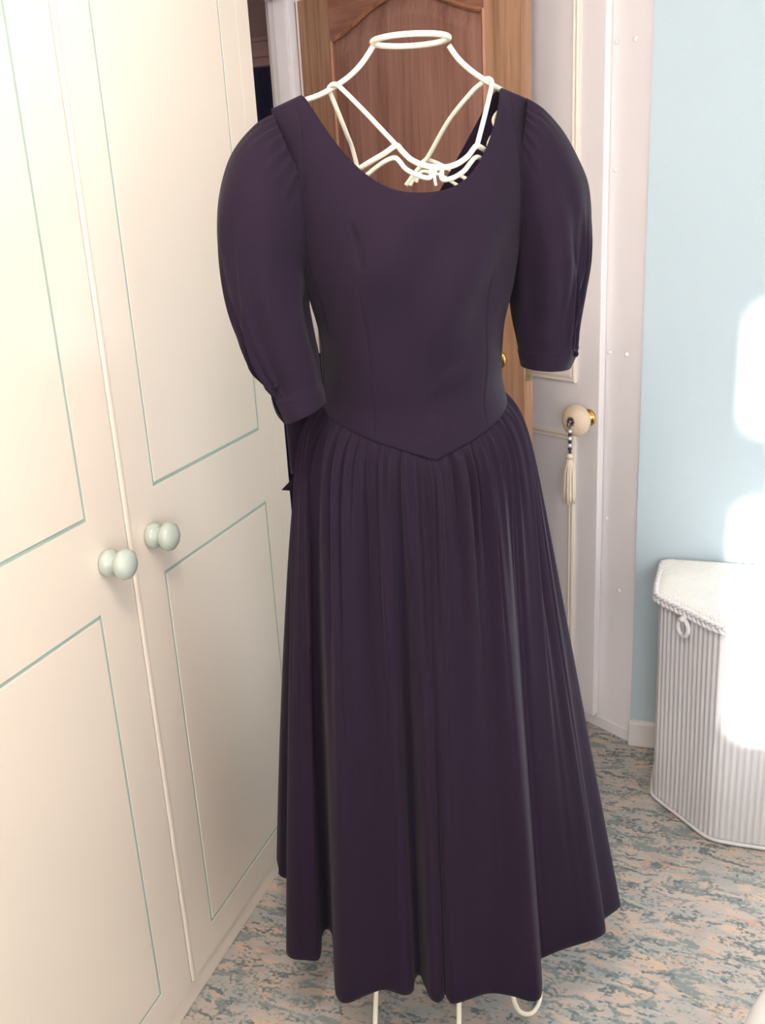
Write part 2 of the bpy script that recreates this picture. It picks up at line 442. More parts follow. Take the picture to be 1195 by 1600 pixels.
for i in range(90):
    a = rng.uniform(0, 2 * math.pi); r0 = 0.006 * math.sqrt(rng.uniform(0, 1)); r1 = 0.0165 * math.sqrt(rng.uniform(0.02, 1)); ln = rng.uniform(0.105, 0.125)
    pts = []
    for t in np.linspace(0, 1, 6):
        rr = r0 + (r1 * 0.8 - r0) * min(1, t * 3.2) + r1 * 0.2 * t
        pts.append(hang + np.array([rr * math.cos(a), rr * math.sin(a), zt - ln * t]))
    sk.tube(pts, 0.0013, 5)
tag(sk.build('tassel_skirt', M['thread'], tas, smooth=True), kind='stuff')

# ------------------------------------------------------------------ wooden door standing ajar
hp = np.array([-1.17, 2.70, 0]); du = unit([0.70, -0.29, 0]); dn = np.array([du[1], -du[0], 0])   # dn faces the room
DW, DTH, DH = 0.757, 0.040, 2.02
if np.dot(dn, -hp) < 0: dn = -dn
def door(w, d, z): return hp + du * w + dn * d + np.array([0, 0, z + 0.01])
W0, W1 = 0.138, 0.646           # panel opening
def arch(w, off=0.0):            # cathedral arch of the upper panel
    t = (w - W0) / (W1 - W0); t = min(max(t, 0), 1)
    return 1.905 - off + 0.075 * math.sin(math.pi * t) ** 1.5
dm = MB()
dm.box((0.008, -DTH, 0), (W0, 0, DH), door).box((W1, -DTH, 0), (DW, 0, DH), door)
wdoor = dm.build('door_1', M['oak'], bevel=0.002)
structure(wdoor, 'oak bedroom door with arched panel standing ajar behind the dress', 'door')
MB().box((W0, -DTH, 0), (W1, 0, 0.22), door).build('bottom_rail', M['oak_rail'], wdoor)
MB().box((W0, -DTH, 0.86), (W1, 0, 1.0), door).build('lock_rail', M['oak_rail'], wdoor)
ws = np.linspace(W0, W1, 60)
tr = MB(); vs = []; fs = []
for i, w in enumerate(ws):
    za = arch(w)
    vs += [door(w, 0, za), door(w, 0, DH), door(w, -DTH, DH), door(w, -DTH, za)]
for i in range(len(ws) - 1):
    a = 4 * i
    for j in range(4): fs.append((a + j, a + (j + 1) % 4, a + 4 + (j + 1) % 4, a + 4 + j))
tr.add(vs, fs).build('top_rail', M['oak_rail'], wdoor)
def door_panel(z0, topf):
    mb = MB(); vs = []; fs = []
    for w in ws:
        e = min(w - W0, W1 - w); d = -0.014 + 0.009 * min(1, max(0, (e - 0.012) / 0.04))
        zt_ = topf(w)
        zz = [z0, z0 + 0.012, z0 + 0.05, zt_ - 0.05, zt_ - 0.012, zt_]
        dd = [-0.014, -0.014, d, d, -0.014, -0.014]
        vs += [door(w, dd[k], zz[k]) for k in range(6)] + [door(w, -DTH + 0.012, zz[k]) for k in (5, 0)]
    for i in range(len(ws) - 1):
        a = 8 * i
        for j in range(8): fs.append((a + j, a + (j + 1) % 8, a + 8 + (j + 1) % 8, a + 8 + j))
    return mb.add(vs, fs).build('raised_panel', M['oak_panel'], wdoor)
door_panel(1.0, lambda w: arch(w)); door_panel(0.22, lambda w: 0.86)
# mouldings round the panels
for z0, topf in ((1.0, arch), (0.22, lambda w: 0.86)):
    path = [(W0, z0)] + [(W0, z) for z in np.linspace(z0, topf(W0), 4)[1:]] + [(w, topf(w)) for w in ws[1:-1]] + [(W1, z) for z in np.linspace(topf(W1), z0, 4)]
    mb = MB().tube([door(w, -0.003, z) for w, z in path], 0.006, 6)
    mb.build('panel_bead', M['oak_mould'], wdoor)
# latch plate, bolt, handles
MB().box((DW - 0.0005, -0.033, 1.022), (DW + 0.0015, -0.008, 1.13), door).build('latch_plate', M['latch'], wdoor)
MB().box((DW, -0.026, 1.066), (DW + 0.009, -0.015, 1.088), door).build('latch_bolt', M['brass'], wdoor, bevel=0.002)
MB().lathe([(0, 0.004), (0.001, 0.004), (0.0012, 0.001)], door(DW + 0.0015, -0.02, 1.035), du, 10).build('screw', M['brass'], wdoor)
for side in (1, -1):
    base = door(DW - (0.078 if side > 0 else 0.05), 0 if side > 0 else -DTH, 1.075)
    ax = dn * side
    h = MB().lathe([(0, 0.024), (0.004, 0.024), (0.007, 0.018), (0.01, 0.009), (0.032 if side > 0 else 0.05, 0.009)], base, ax, 20)
    p0 = base + ax * (0.032 if side > 0 else 0.05)
    lever = [p0, p0 - du * 0.02, p0 - du * 0.06 + np.array([0, 0, 0.003]), p0 - du * 0.11 + np.array([0, 0, -0.006])] if side > 0 else [p0 + du * 0.02, p0, p0 - du * 0.06, p0 - du * 0.11]
    h.tube(spline(lever, 6), 0.0085, 10)
    h.build('door_handle', M['brass'], wdoor, smooth=True)

# ------------------------------------------------------------------ fitted wardrobe
ward = empty('fitted_wardrobe', (-1.2, 0.65, 0), 'cream fitted wardrobe with sage green panel lines and knobs', 'wardrobe')
cb = MB().box((-1.465, -0.62, 0.05), (X_WARD - 0.02, 1.885, 2.3)).build('carcass', M['cream'], ward)
MB().box((-1.465, -0.62, 0), (X_WARD - 0.006, 1.885, 0.050)).build('plinth', M['cream'], ward, bevel=0.002)
MB().box((X_WARD - 0.02, 1.829, 0.05), (X_WARD - 0.001, 1.885, 2.3)).build('end_post', M['cream'], ward, bevel=0.0015)
def ward_door(y0, y1, py0, py1, ky):
    z0, z1 = 0.054, 2.26
    f0, f1 = X_WARD - 0.004, X_WARD            # proud layer
    bk = (X_WARD - 0.018, X_WARD - 0.0016)
    panels = ((0.124, 0.889), (1.053, 2.14))
    g = 0.0034
    fr = MB()
    fr.box((bk[0], y0, z0), (f1, py0 - g, z1)).box((bk[0], py1 + g, z0), (f1, y1, z1))
    zs = [z0] + [q for p in panels for q in (p[0] - g, p[1] + g)] + [z1]
    for i in range(0, len(zs), 2): fr.box((bk[0], py0 - g, zs[i]), (f1, py1 + g, zs[i + 1]))
    d = fr.build('door', M['cream'], ward)
    MB().box((bk[0], py0 - g, z0 + 0.01), (bk[1], py1 + g, z1 - 0.01)).build('groove_inlay', M['line'], d)
    for p in panels:
        MB().box((bk[0], py0 + g, p[0] + g), (f1, py1 - g, p[1] - g)).build('panel', M['cream'], d, bevel=0.0005)
    kp = [(0, 0.0205), (0.004, 0.0225), (0.011, 0.0225), (0.016, 0.020), (0.019, 0.0145), (0.022, 0.014), (0.025, 0.018), (0.030, 0.0235), (0.037, 0.0255), (0.044, 0.0235), (0.049, 0.017), (0.052, 0.008), (0.0525, 0.001)]
    MB().lathe(kp, (X_WARD, ky, 0.970), (1, 0, 0), 32).build('knob', M['sage_knob'], d, smooth=True)
    return d
ward_door(1.257, 1.826, 1.348, 1.757, 1.318)
ward_door(0.650, 1.249, 0.742, 1.153, 1.186)
ward_door(0.035, 0.642, 0.126, 0.551, 0.096)
ward_door(-0.60, 0.027, -0.50, -0.064, -0.035)
# rounded cover bead on the meeting edge
for yb in (1.2585, 0.0365):
    a_ = np.linspace(0, math.pi, 9)
    vs = [(X_WARD + 0.0005 + 0.0022 * math.sin(t), yb - 0.0062 * math.cos(t), z) for z in (0.06, 2.26) for t in a_]
    vs += [(X_WARD - 0.002, yb - 0.0062, z) for z in (0.06, 2.26)] + [(X_WARD - 0.002, yb + 0.0062, z) for z in (0.06, 2.26)]
    fs = [(i, i + 1, 9 + i + 1, 9 + i) for i in range(8)] + [(18, 0, 9, 19), (8, 20, 21, 17), tuple([18] + list(range(9))[::1] + [20])[::-1], tuple([19] + list(range(9, 18)) + [21])]
    MB().add(vs, fs).build('meeting_bead', M['bead'], ward, smooth=False)

# ------------------------------------------------------------------ dress form (wire) and dress
AX = np.array([-0.446, 1.450, 0.0])
cv = unit([-AX[0], -AX[1], 0]); rv = np.array([-cv[1], cv[0], 0])       # toward viewer side / viewer's right
if rv[0] < 0: rv = -rv
TH = math.radians(13)
Fv = math.cos(TH) * cv + math.sin(TH) * rv            # dress front
Sv = math.cos(TH) * rv - math.sin(TH) * cv            # dress left-hand side
def px(x, y, off): return on_plane(x, y, AX + cv * off, cv)
def pxs(lst, per=8): return spline([px(*p) for p in lst], per)
WR = 0.0036
form = empty('dress_form', AX, 'cream coated wire dress form holding up the dark dress', 'dress form')
ring = [AX + np.array([0, 0, 1.716]) + 0.0555 * (rv * math.cos(t) + cv * math.sin(t)) for t in np.linspace(0, 2 * math.pi, 48, endpoint=False)]
MB().tube(ring, 0.0042, 10, closed=True).build('neck_ring', M['wire'], form, smooth=True)
def wire(name, lst, r=WR): return MB().tube(pxs(lst), r, 8).build(name, M['wire'], form, smooth=True)
wire('shoulder_wire', [(583, 72, 0), (566, 98, 0), (546, 119, 0), (522, 136, 0), (498, 149, 0.0), (470, 159, 0.0), (462, 165, 0)], 0.0040)
wire('shoulder_wire', [(701, 71, 0), (716, 92, 0), (738, 112, 0), (766, 131, -0.004), (776, 137, -0.022), (786, 143, -0.036), (796, 152, -0.04)], 0.0040)
wire('strap_wire', [(568, 300, -0.09), (552, 237, -0.075), (542, 210, -0.05), (528, 175, -0.025), (516, 145, -0.008), (515, 136, 0.0), (522, 132, 0.008), (532, 137, 0.012), (570, 175, 0.05), (620, 228, 0.098)])
wire('strap_wire', [(634, 290, -0.10), (650, 268, -0.10), (668, 246, -0.095), (700, 190, -0.06), (735, 146, -0.025), (752, 130, -0.008), (760, 123, 0.0), (768, 127, 0.006), (767, 140, 0.01), (757, 182, 0.04), (745, 228, 0.075)])
wire('bust_wire', [(545, 275, 0.06), (570, 258, 0.075), (600, 240, 0.09), (614, 230, 0.097), (621, 228, 0.099), (628, 236, 0.101), (643, 250, 0.104), (665, 259, 0.107), (690, 262, 0.108), (712, 257, 0.100), (730, 245, 0.088), (740, 232, 0.078), (745, 228, 0.075), (752, 231, 0.055), (765, 240, 0.03), (790, 258, -0.01)], 0.0040)
wire('bust_wire', [(560, 285, 0.06), (590, 260, 0.078), (606, 250, 0.09), (617, 247, 0.096), (624, 252, 0.099), (635, 265, 0.102), (655, 275, 0.105), (668, 278, 0.106), (673, 276, 0.106), (673.5, 270, 0.106), (673.5, 263, 0.107)])
wire('bust_wire', [(690, 263, 0.107), (690, 270, 0.106), (690, 278, 0.105), (695, 281, 0.104), (710, 277, 0.098), (725, 267, 0.09), (735, 254, 0.082), (743, 246, 0.068), (752, 248, 0.05), (772, 260, 0.02)])
wire('clip_wire', [(684, 262, 0.106), (680, 268, 0.108), (679, 278, 0.108), (681, 290, 0.107)], 0.0022)
wire('back_wire', [(640, 290, -0.10), (655, 262, -0.105), (664, 251, -0.108), (680, 254, -0.108), (715, 272, -0.10), (745, 290, -0.09)])
wire('back_wire', [(650, 285, -0.10), (655, 272, -0.10), (664, 268, -0.103), (690, 275, -0.102), (715, 290, -0.10)], 0.003)
wire('side_wire', [(782, 172, -0.045), (774, 180, -0.045), (771, 190, -0.045), (776, 204, -0.045), (768, 214, -0.045), (763, 226, -0.045), (766, 240, -0.045), (775, 250, -0.045)], 0.003)
# hidden torso hoops and post
def hoop(name, z, a, b):
    pts = [AX + Sv * a * math.cos(t) + Fv * b * math.sin(t) + np.array([0, 0, z]) for t in np.linspace(0, 2 * math.pi, 40, endpoint=False)]
    MB().tube(pts, 0.0035, 8, closed=True).build(name, M['wire'], form, smooth=True)
hoop('bust_hoop', 1.40, 0.135, 0.09); hoop('waist_hoop', 1.20, 0.11, 0.075); hoop('hip_hoop', 1.05, 0.13, 0.09)
for sa in (0.25, 0.75, 1.25, 1.75):
    t = sa * math.pi
    pts = spline([AX + Sv * a * math.cos(t) + Fv * b * math.sin(t) + np.array([0, 0, z]) for z, a, b in ((1.40, .135, .09), (1.30, .122, .082), (1.20, .11, .075), (1.05, .13, .09))], 6)
    MB().tube(pts, 0.003, 8).build('torso_wire', M['wire'], form, smooth=True)
MB().lathe([(0, 0.009), (1.20, 0.009)], AX + np.array([0, 0, 0.20]), (0, 0, 1), 14).build('post', M['wire'], form, smooth=True)
MB().lathe([(0, 0.016), (0.05, 0.018), (0.06, 0.012)], AX + np.array([0, 0, 0.20]), (0, 0, 1), 16).build('collar', M['wire'], form, smooth=True)
for wz in (1.05, 1.20):
    for t in (0, math.pi / 2):
        d_ = Sv * math.cos(t) + Fv * math.sin(t); a = (0.13 if wz < 1.1 else 0.11) if t == 0 else (0.09 if wz < 1.1 else 0.075)
        MB().tube([AX - d_ * a + np.array([0, 0, wz]), AX + d_ * a + np.array([0, 0, wz])], 0.003, 8).build('cross_wire', M['wire'], form, smooth=True)
# three looped legs
for ang, rs, hs in ((-math.pi / 2 - 0.02, 1.0, 1.0), (-0.03, 0.74, 0.62), (math.pi * 0.87, 0.74, 0.62)):
    d_ = np.array([math.cos(ang), math.sin(ang), 0]); q_ = np.array([-math.sin(ang), math.cos(ang), 0])
    pr = [(0.012, 0.24, 0.008), (0.05, 0.27, 0.03), (0.12, 0.25, 0.062), (0.165, 0.17, 0.076), (0.19, 0.08, 0.079), (0.21, 0.02, 0.074), (0.24, 0.006, 0.055)]
    loop = [AX + d_ * r * rs + q_ * h * hs + np.array([0, 0, z]) for r, z, h in pr] + [AX + d_ * 0.252 * rs + np.array([0, 0, 0.005])] + [AX + d_ * r * rs - q_ * h * hs + np.array([0, 0, z]) for r, z, h in pr[::-1]]
    MB().tube(spline(loop, 8), 0.0046, 8).build('leg', M['wire'], form, smooth=True)

# ------------------------------------------------------------------ the dress
dress = empty('evening_dress', AX, 'dark aubergine puff sleeved dress with gathered skirt on wire form', 'dress')
DC = AX - rv * 0.016
def loc(s, f, z): return DC + Sv * s + Fv * f + np.array([0, 0, z])
TZ = np.array([1.00, 1.08, 1.15, 1.20, 1.30, 1.40, 1.48, 1.55, 1.612, 1.638, 1.652])
TA = np.array([.180, .162, .150, .145, .147, .167, .180, .187, .191, .193, .194])
TF = np.array([.145, .136, .126, .119, .136, .150, .139, .108, .066, .038, .010])
TB = np.array([.130, .118, .106, .100, .106, .112, .108, .088, .056, .032, .008])
def smooth_interp(z, xs, ys):
    return np.interp(z, FZ, np.interp(FZ, xs, ys) if ys is None else TABLE[id(ys)])
FZ = np.linspace(1.0, 1.652, 200); TABLE = {}
for arr in (TA, TF, TB):
    v = np.interp(FZ, TZ, arr)
    k = np.ones(13) / 13
    vp = np.pad(v, 6, mode='reflect', reflect_type='odd'); TABLE[id(arr)] = np.convolve(vp, k, 'valid')
def body(phi, z):
    a = smooth_interp(z, TZ, TA); b = np.where(np.cos(phi) >= 0, smooth_interp(z, TZ, TF), smooth_interp(z, TZ, TB))
    return a * np.sin(phi), b * np.cos(phi)
NC = 480
phis = np.linspace(-math.pi, math.pi, NC, endpoint=False)
def z_top(phi):
    ap = abs(phi); front = ap < math.pi / 2
    z = 1.56
    for _ in range(60):
        s = abs(float(body(np.array(phi), np.array(z))[0]))
        t = min(1.0, s / 0.148)
        zn = 1.506 + 0.145 * t ** 2.6 if front else 1.40 + 0.25 * t ** 1.25
        z = 0.5 * z + 0.5 * min(1.650, zn)
    return z
ZT = np.array([z_top(p) for p in phis])
kk = np.ones(5) / 5; ZT = np.convolve(np.pad(ZT, 2, mode='wrap'), kk, 'valid')
def z_seam(phi):
    ap = np.abs(phi)
    return np.where(ap < math.pi / 2, 1.120 + 0.072 * (np.minimum(ap, math.pi / 2) / (math.pi / 2)) ** 0.85, 1.192)
ZS = z_seam(phis)
NR = 110
T = np.linspace(0, 1, NR)[:, None]
Z = ZT[None, :] + (ZS - ZT)[None, :] * T
PH = np.broadcast_to(phis[None, :], Z.shape)
s_, f_ = body(PH, Z)
# seams, darts and soft drag lines, as displacement along the outward direction
nrm = np.stack([np.sin(PH), np.cos(PH)], -1)
def line(phi_of_z, z0, z1, depth, width=0.012):
    c = np.interp(Z, *phi_of_z)
    w = np.clip((Z - z0) / 0.03, 0, 1) * np.clip((z1 - Z) / 0.03, 0, 1)
    return -depth * np.exp(-((PH - c) / width) ** 2) * w
D = np.zeros_like(Z)
zz_ = np.array([1.1, 1.25, 1.4, 1.5, 1.6])
for sg in (-1, 1):
    D += line((zz_, sg * np.array([0.62, 0.64, 0.66, 0.66, 0.66])), 1.13, 1.40, 0.0016)
    D += line((zz_, sg * np.array([1.2, 1.2, 1.25, 1.12, 0.98])), 1.30, 1.66, 0.0022)
    D += line((zz_, sg * np.array([1.57] * 5)), 1.1, 1.36, 0.0018)
    D += line((zz_, sg * np.array([2.4] * 5)), 1.1, 1.5, 0.0016)
D += line((zz_, np.array([-0.62, -0.62, -0.60, -0.66, -0.7])), 1.40, 1.475, 0.004, 0.03)
D += line((zz_, np.array([math.pi - .01] * 5)), 1.1, 1.45, 0.0016, 0.02)
# broad folds: diagonal drags from bust to waist, dimple near the point
D += 0.0060 * np.sin(7 * PH - 24 * Z + 1.0) * np.exp(-((Z - 1.38) / 0.10) ** 2) * np.exp(-(PH / 1.0) ** 2)
D += 0.0030 * np.exp(-((PH + 0.02 - 0.10 * (Z - 1.17) / 0.05) / 0.10) ** 2) * np.exp(-((Z - 1.16) / 0.04) ** 2)
D -= 0.0028 * np.exp(-((PH - 0.10) / 0.16) ** 2 - ((Z - 1.197 - 0.10 * PH) / 0.016) ** 2)
D += 0.0026 * np.exp(-((PH - 0.20) / 0.2) ** 2 - ((Z - 1.222 - 0.10 * PH) / 0.016) ** 2)
D += 0.003 * np.sin(5 * PH + 14 * Z) * np.exp(-((Z - 1.27) / 0.06) ** 2)
edge_fade = np.clip(T / 0.04, 0, 1)
D *= np.minimum(1, edge_fade) * 1.5
s2 = s_ + D * nrm[..., 0]; f2 = f_ + D * nrm[..., 1]
lip = 0.004 * np.clip((T - 0.93) / 0.07, 0, 1)
s2 = s2 + lip * nrm[..., 0]; f2 = f2 + lip * nrm[..., 1]
Z = Z - 0.38 * np.clip(np.abs(s2) - 0.145, 0, 1) * np.clip((Z - 1.46) / 0.17, 0, 1)
Pb = DC + s2[..., None] * Sv + f2[..., None] * Fv + Z[..., None] * np.array([0, 0, 1.0])
bod = grid_mesh('bodice', Pb, M['dress'], dress, closed_u=True, solid=0.0022, flip=True)
bod['label'] = 'fitted bodice with wide scoop neck and pointed waist'

# skirt --------------------------------------------------------------
HZ = 0.18
def hem(x, y): return on_z(x, y, HZ)[:2]
vis = [  # (photo point on the hem, angle at the waist in degrees)
    (438, 1360, -128), (440, 1369, -124), (452, 1374, -120), (466, 1380, -114), (462, 1420, -110), (452, 1468, -106), (450, 1488, -102), (459, 1498, -98),
    (480, 1500, -90), (499, 1500, -82), (506, 1488, -78), (508, 1460, -74), (516, 1450, -71), (523, 1466, -68), (525, 1530, -65), (529, 1558, -61),
    (545, 1566, -54), (575, 1553, -44), (602, 1545, -37), (630, 1553, -30), (645, 1548, -26), (649, 1528, -23), (656, 1522, -20.5), (663, 1537, -18), (672, 1558, -15), (684, 1565, -12),
    (692, 1560, -9), (695, 1552, -7), (699, 1560, -5), (708, 1567, -2), (730, 1560, 4), (762, 1549, 13), (795, 1554, 21), (826, 1563, 28), (842, 1558, 33),
    (845, 1535, 37), (843, 1500, 42), (850, 1494, 47), (880, 1482, 57), (920, 1470, 68), (940, 1461, 75), (944, 1452, 79), (940, 1438, 83)]
ctrl = [hem(x, y) for x, y, _ in vis]; angs = [a for *_, a in vis]
# unseen back of the hem: a wavy arc
back_n = 20
a_start = math.atan2(ctrl[-1][1] - AX[1], ctrl[-1][0] - AX[0]); a_end = math.atan2(ctrl[0][1] - AX[1], ctrl[0][0] - AX[0])
if a_end < a_start: a_end += 2 * math.pi
for i in range(1, back_n):
    t = i / back_n; a = a_start + (a_end - a_start) * t
    rr0 = np.linalg.norm(ctrl[len(vis) - 1] - AX[:2]); rr1 = np.linalg.norm(ctrl[0] - AX[:2])
    r = (rr0 * (1 - t) + rr1 * t) * (1 - 0.04 * math.sin(math.pi * t)) + (0.035 if i % 2 else -0.03)
    ctrl.append(AX[:2] + r * np.array([math.cos(a), math.sin(a)])); angs.append(83 + (360 - 128 - 83) * t)
angs_c = np.array(angs)
PER = 28
dense = spline(ctrl, PER, closed=True)
# angle along the dense curve
ang_d = []
n_c = len(ctrl)
for i in range(n_c):
    a0 = angs_c[i]; a1 = angs_c[(i + 1) % n_c]
    if i == n_c - 1: a1 = angs_c[0] + 360
    for k in range(PER): ang_d.append(a0 + (a1 - a0) * k / PER)
ang_d = np.radians(np.array(ang_d))
NK = len(dense); NT = 120
tt = np.linspace(0, 1, NT) ** 1.25
phw = (ang_d + math.pi) % (2 * math.pi) - math.pi
zs_w = z_seam(phw) + 0.004
sw, fw = body(phw, zs_w)
waist = DC[:2] + ((sw * 0.985)[:, None] * Sv[:2] + (fw * 0.985)[:, None] * Fv[:2])
outw = np.sin(phw)[:, None] * Sv[:2] + np.cos(phw)[:, None] * Fv[:2]
Ps = np.zeros((NT, NK, 3))
rng = np.random.default_rng(11)
ph_a, ph_b, ph_c = rng.uniform(0, 6, 3)
jit = np.interp(ang_d, np.linspace(ang_d.min(), ang_d.max(), 40), rng.uniform(-0.5, 0.5, 40))
jit2 = np.interp(ang_d, np.linspace(ang_d.min(), ang_d.max(), 26), rng.uniform(0.35, 1.0, 26))
gexp = np.interp(np.degrees(phw), [-180, -150, -95, -50, 10, 120, 180], [0.75, 0.62, 0.58, 0.72, 0.85, 0.88, 0.75])
ridges = []
c_ = 0.0
while c_ < 2 * math.pi - 0.03:
    ridges.append((c_, math.radians(rng.uniform(1.5, 2.8)), rng.uniform(0.009, 0.019), float(rng.choice([0.10, 0.18, 0.28, 0.42, 0.65]))))
    c_ += math.radians(rng.uniform(4.6, 9.0))
c_ = 0.0
while c_ < 2 * math.pi - 0.04:       # narrow valleys between the gathers
    ridges.append((c_, math.radians(rng.uniform(0.55, 0.9)), -rng.uniform(0.006, 0.013), float(rng.choice([0.08, 0.14, 0.22, 0.34, 0.45]))))
    c_ += math.radians(rng.uniform(4.0, 9.5))
c_ = 0.0
while c_ < 2 * math.pi - 0.02:
    ridges.append((c_, math.radians(rng.uniform(0.6, 1.0)), rng.uniform(0.0025, 0.0045), float(rng.uniform(0.04, 0.09))))
    c_ += math.radians(rng.uniform(2.0, 3.4))
for r_i, t in enumerate(tt):
    g = (t ** gexp)[:, None]
    xy = waist * (1 - g) + dense * g
    puff = 0.020 * (1 - math.exp(-t * 22)) * math.exp(-t * 2.0)
    fold = np.zeros(NK)
    for c_, w_, a_, l_ in ridges:
        wt = w_ * (1 + 2.2 * t)
        dd_ = (ang_d - c_ + math.pi) % (2 * math.pi) - math.pi
        fold += a_ * np.exp(-(dd_ / wt) ** 2) * math.exp(-(t / l_) ** 1.5)
    fold *= (1 - math.exp(-t * 40))
    big = 0.006 * np.sin(17 * ang_d + 3 * jit + ph_c) * (1 - math.exp(-t * 6)) * (1 - t) ** 0.8
    xy = xy + outw * (puff + fold + big)[:, None]
    Ps[r_i, :, :2] = xy
    Ps[r_i, :, 2] = zs_w * (1 - t) + HZ * t
skirt = grid_mesh('skirt', Ps, M['dress'], dress, closed_u=True, solid=0.002, flip=True)
skirt['label'] = 'long gathered skirt falling in deep folds'

# sleeves ------------------------------------------------------------
def sleeve(rows_px, offs, depths, side):
    k = len(rows_px)
    O = np.array([px(o_[0], o_[1], of) for (o_, i_), of in zip(rows_px, offs)])
    I = np.array([px(i_[0], i_[1], of) for (o_, i_), of in zip(rows_px, offs)])
    O = spline(O, 10); I = spline(I, 10); dep = spline(np.array(depths)[:, None], 10)[:, 0]
    n = len(O); m_ = 220
    al = np.linspace(0, 2 * math.pi, m_, endpoint=False)
    P = np.zeros((n, m_, 3)); v = np.linspace(0, 1, n)
    for i in range(n):
        C = (O[i] + I[i]) / 2; U = (O[i] - I[i]) / 2
        ca, sa_ = np.cos(al), np.sin(al)
        # softened box so the puff looks full
        disp = 0.0
        bell = math.exp(-((v[i] - 0.55) / 0.25) ** 2)
        vert = 0.0045 * np.sin(4 * al + 1.3 * side) * bell + 0.0035 * np.sin(7 * al + 2.0) * bell
        # pleats gathered into the outer cuff
        pl = np.clip((v[i] - 0.42) / 0.30, 0, 1) * np.clip((0.90 - v[i]) / 0.10, 0, 1)
        a0 = 0.62
        win = np.exp(-((al - a0) / 0.42) ** 2)
        vert = vert + 0.011 * pl * win * np.sin((al - a0) * (17 + 6 * v[i]) + 1.0)
        for k_ in range(4):
            ak = a0 - 0.12 + (k_ - 1.3) * (0.30 * (1 - np.clip((v[i] - 0.45) / 0.36, 0, 1)) + 0.075)
            vert = vert - 0.010 * pl * np.exp(-((al - ak) / 0.05) ** 2) * (1.0, 0.8, 1.0, 0.7)[k_]
        # gathered sleeve head
        hd = math.exp(-((v[i]) / 0.10) ** 2)
        vert = vert + 0.0025 * hd * np.sin(26 * al)
        # soft crease down the front
        cr = 1.62 - 0.75 * v[i]
        vert = vert + 0.0055 * bell * (np.exp(-((al - cr) / 0.16) ** 2) - 0.8 * np.exp(-((al - cr + 0.30) / 0.18) ** 2))
        # cuff band
        if v[i] > 0.885: vert = vert + 0.0015
        Dv = cv * dep[i]
        base = C + ca[:, None] * U + sa_[:, None] * Dv
        out_ = ca[:, None] * unit(U) + sa_[:, None] * cv
        P[i] = base + vert[:, None] * out_
    o_ = grid_mesh('sleeve', P, M['dress'], dress, closed_u=True, solid=0.002, flip=(side < 0))
    return o_
LS = [((430, 180), (500, 330)), ((398, 197), (497, 372)), ((364, 238), (488, 402)), ((345, 296), (481, 428)), ((340, 356), (482, 452)), ((349, 428), (481, 482)),
      ((366, 500), (488, 522)), ((388, 560), (497, 560)), ((414, 598), (501, 590)), ((429, 622), (504, 608)), ((446, 656), (508, 629))]
RS = [((822, 156), (800, 300)), ((850, 173), (797, 335)), ((880, 208), (795, 372)), ((905, 258), (795, 405)), ((916, 296), (797, 430)), ((919, 355), (799, 455)),
      ((917, 410), (801, 480)), ((909, 462), (804, 505)), ((902, 510), (808, 530)), ((901, 545), (811, 550)), ((890, 572), (815, 571))]
sl = sleeve(LS, [0.035, 0.04, 0.045, 0.05, 0.055, 0.065, 0.075, 0.085, 0.09, 0.095, 0.10], [0.05, 0.075, 0.09, 0.095, 0.095, 0.09, 0.08, 0.07, 0.062, 0.058, 0.056], -1)
sr = sleeve(RS, [-0.045, -0.05, -0.055, -0.055, -0.055, -0.055, -0.05, -0.05, -0.045, -0.045, -0.045], [0.05, 0.075, 0.088, 0.092, 0.092, 0.088, 0.08, 0.07, 0.062, 0.058, 0.056], 1)
# cuff loops and buttons
def sub(o_, parent):
    put_under(o_, parent)
bt = MB().lathe([(-0.003, 0.002), (0, 0.0045), (0.002, 0.005), (0.004, 0.003), (0.005, 0.001)], px(431, 604, 0.15), unit(cv - 0.8 * rv), 14).build('cuff_button', M['button'], sl, smooth=True)
MB().lathe([(-0.003, 0.002), (0, 0.0045), (0.002, 0.005), (0.004, 0.003), (0.005, 0.001)], px(899, 553, -0.01), unit(cv + 0.8 * rv), 14).build('cuff_button', M['button'], sr, smooth=True)
def ribbon(path, wv, thick_v, name, parent):
    P = np.array(path); w_ = np.array(wv)
    if w_.ndim == 1: w_ = np.broadcast_to(w_, P.shape)
    g = np.stack([P - w_, P - w_ * 0.3, P + w_ * 0.3, P + w_], 1)
    return grid_mesh(name, g, M['dress'], parent, solid=thick_v)
ribbon(pxs([(424, 604, 0.11), (428, 625, 0.11), (435, 643, 0.11), (447, 657, 0.11)]), cv * 0.022 + rv * 0.004, 0.003, 'cuff_loop', sl)

# sash bow at the back ------------------------------------------------
def bow_loop(sg, ex):
    path = [(0.0, -0.115), (sg * 0.05, -0.15), (sg * 0.6 * ex, -0.175), (sg * 0.9 * ex, -0.165), (sg * ex, -0.135), (sg * 0.92 * ex, -0.115), (sg * 0.6 * ex, -0.125), (sg * 0.05, -0.125), (0.0, -0.115)]
    sp = spline(path, 8); n = len(sp); P = np.zeros((10, n, 3))
    for i, h in enumerate(np.linspace(-1, 1, 10)):
        for j, (a, b) in enumerate(sp):
            pinch = 0.35 + 0.65 * min(1, abs(a) / 0.13)
            P[i, j] = loc(a, b - 0.012 * (1 - h * h) * (abs(a) / 0.2), 1.175 + 0.095 * h * pinch - 0.03 * abs(a) / 0.2)
    return grid_mesh('bow_loop', P, M['dress'], dress, solid=0.002)
bow_loop(-1, 0.20); bow_loop(1, 0.135)
kn = MB().lathe([(-0.045, 0.008), (-0.035, 0.022), (0, 0.026), (0.035, 0.022), (0.045, 0.008)], loc(0, -0.12, 1.175), (0, 0, 1), 18).build('bow_knot', M['dress'], dress, smooth=True)
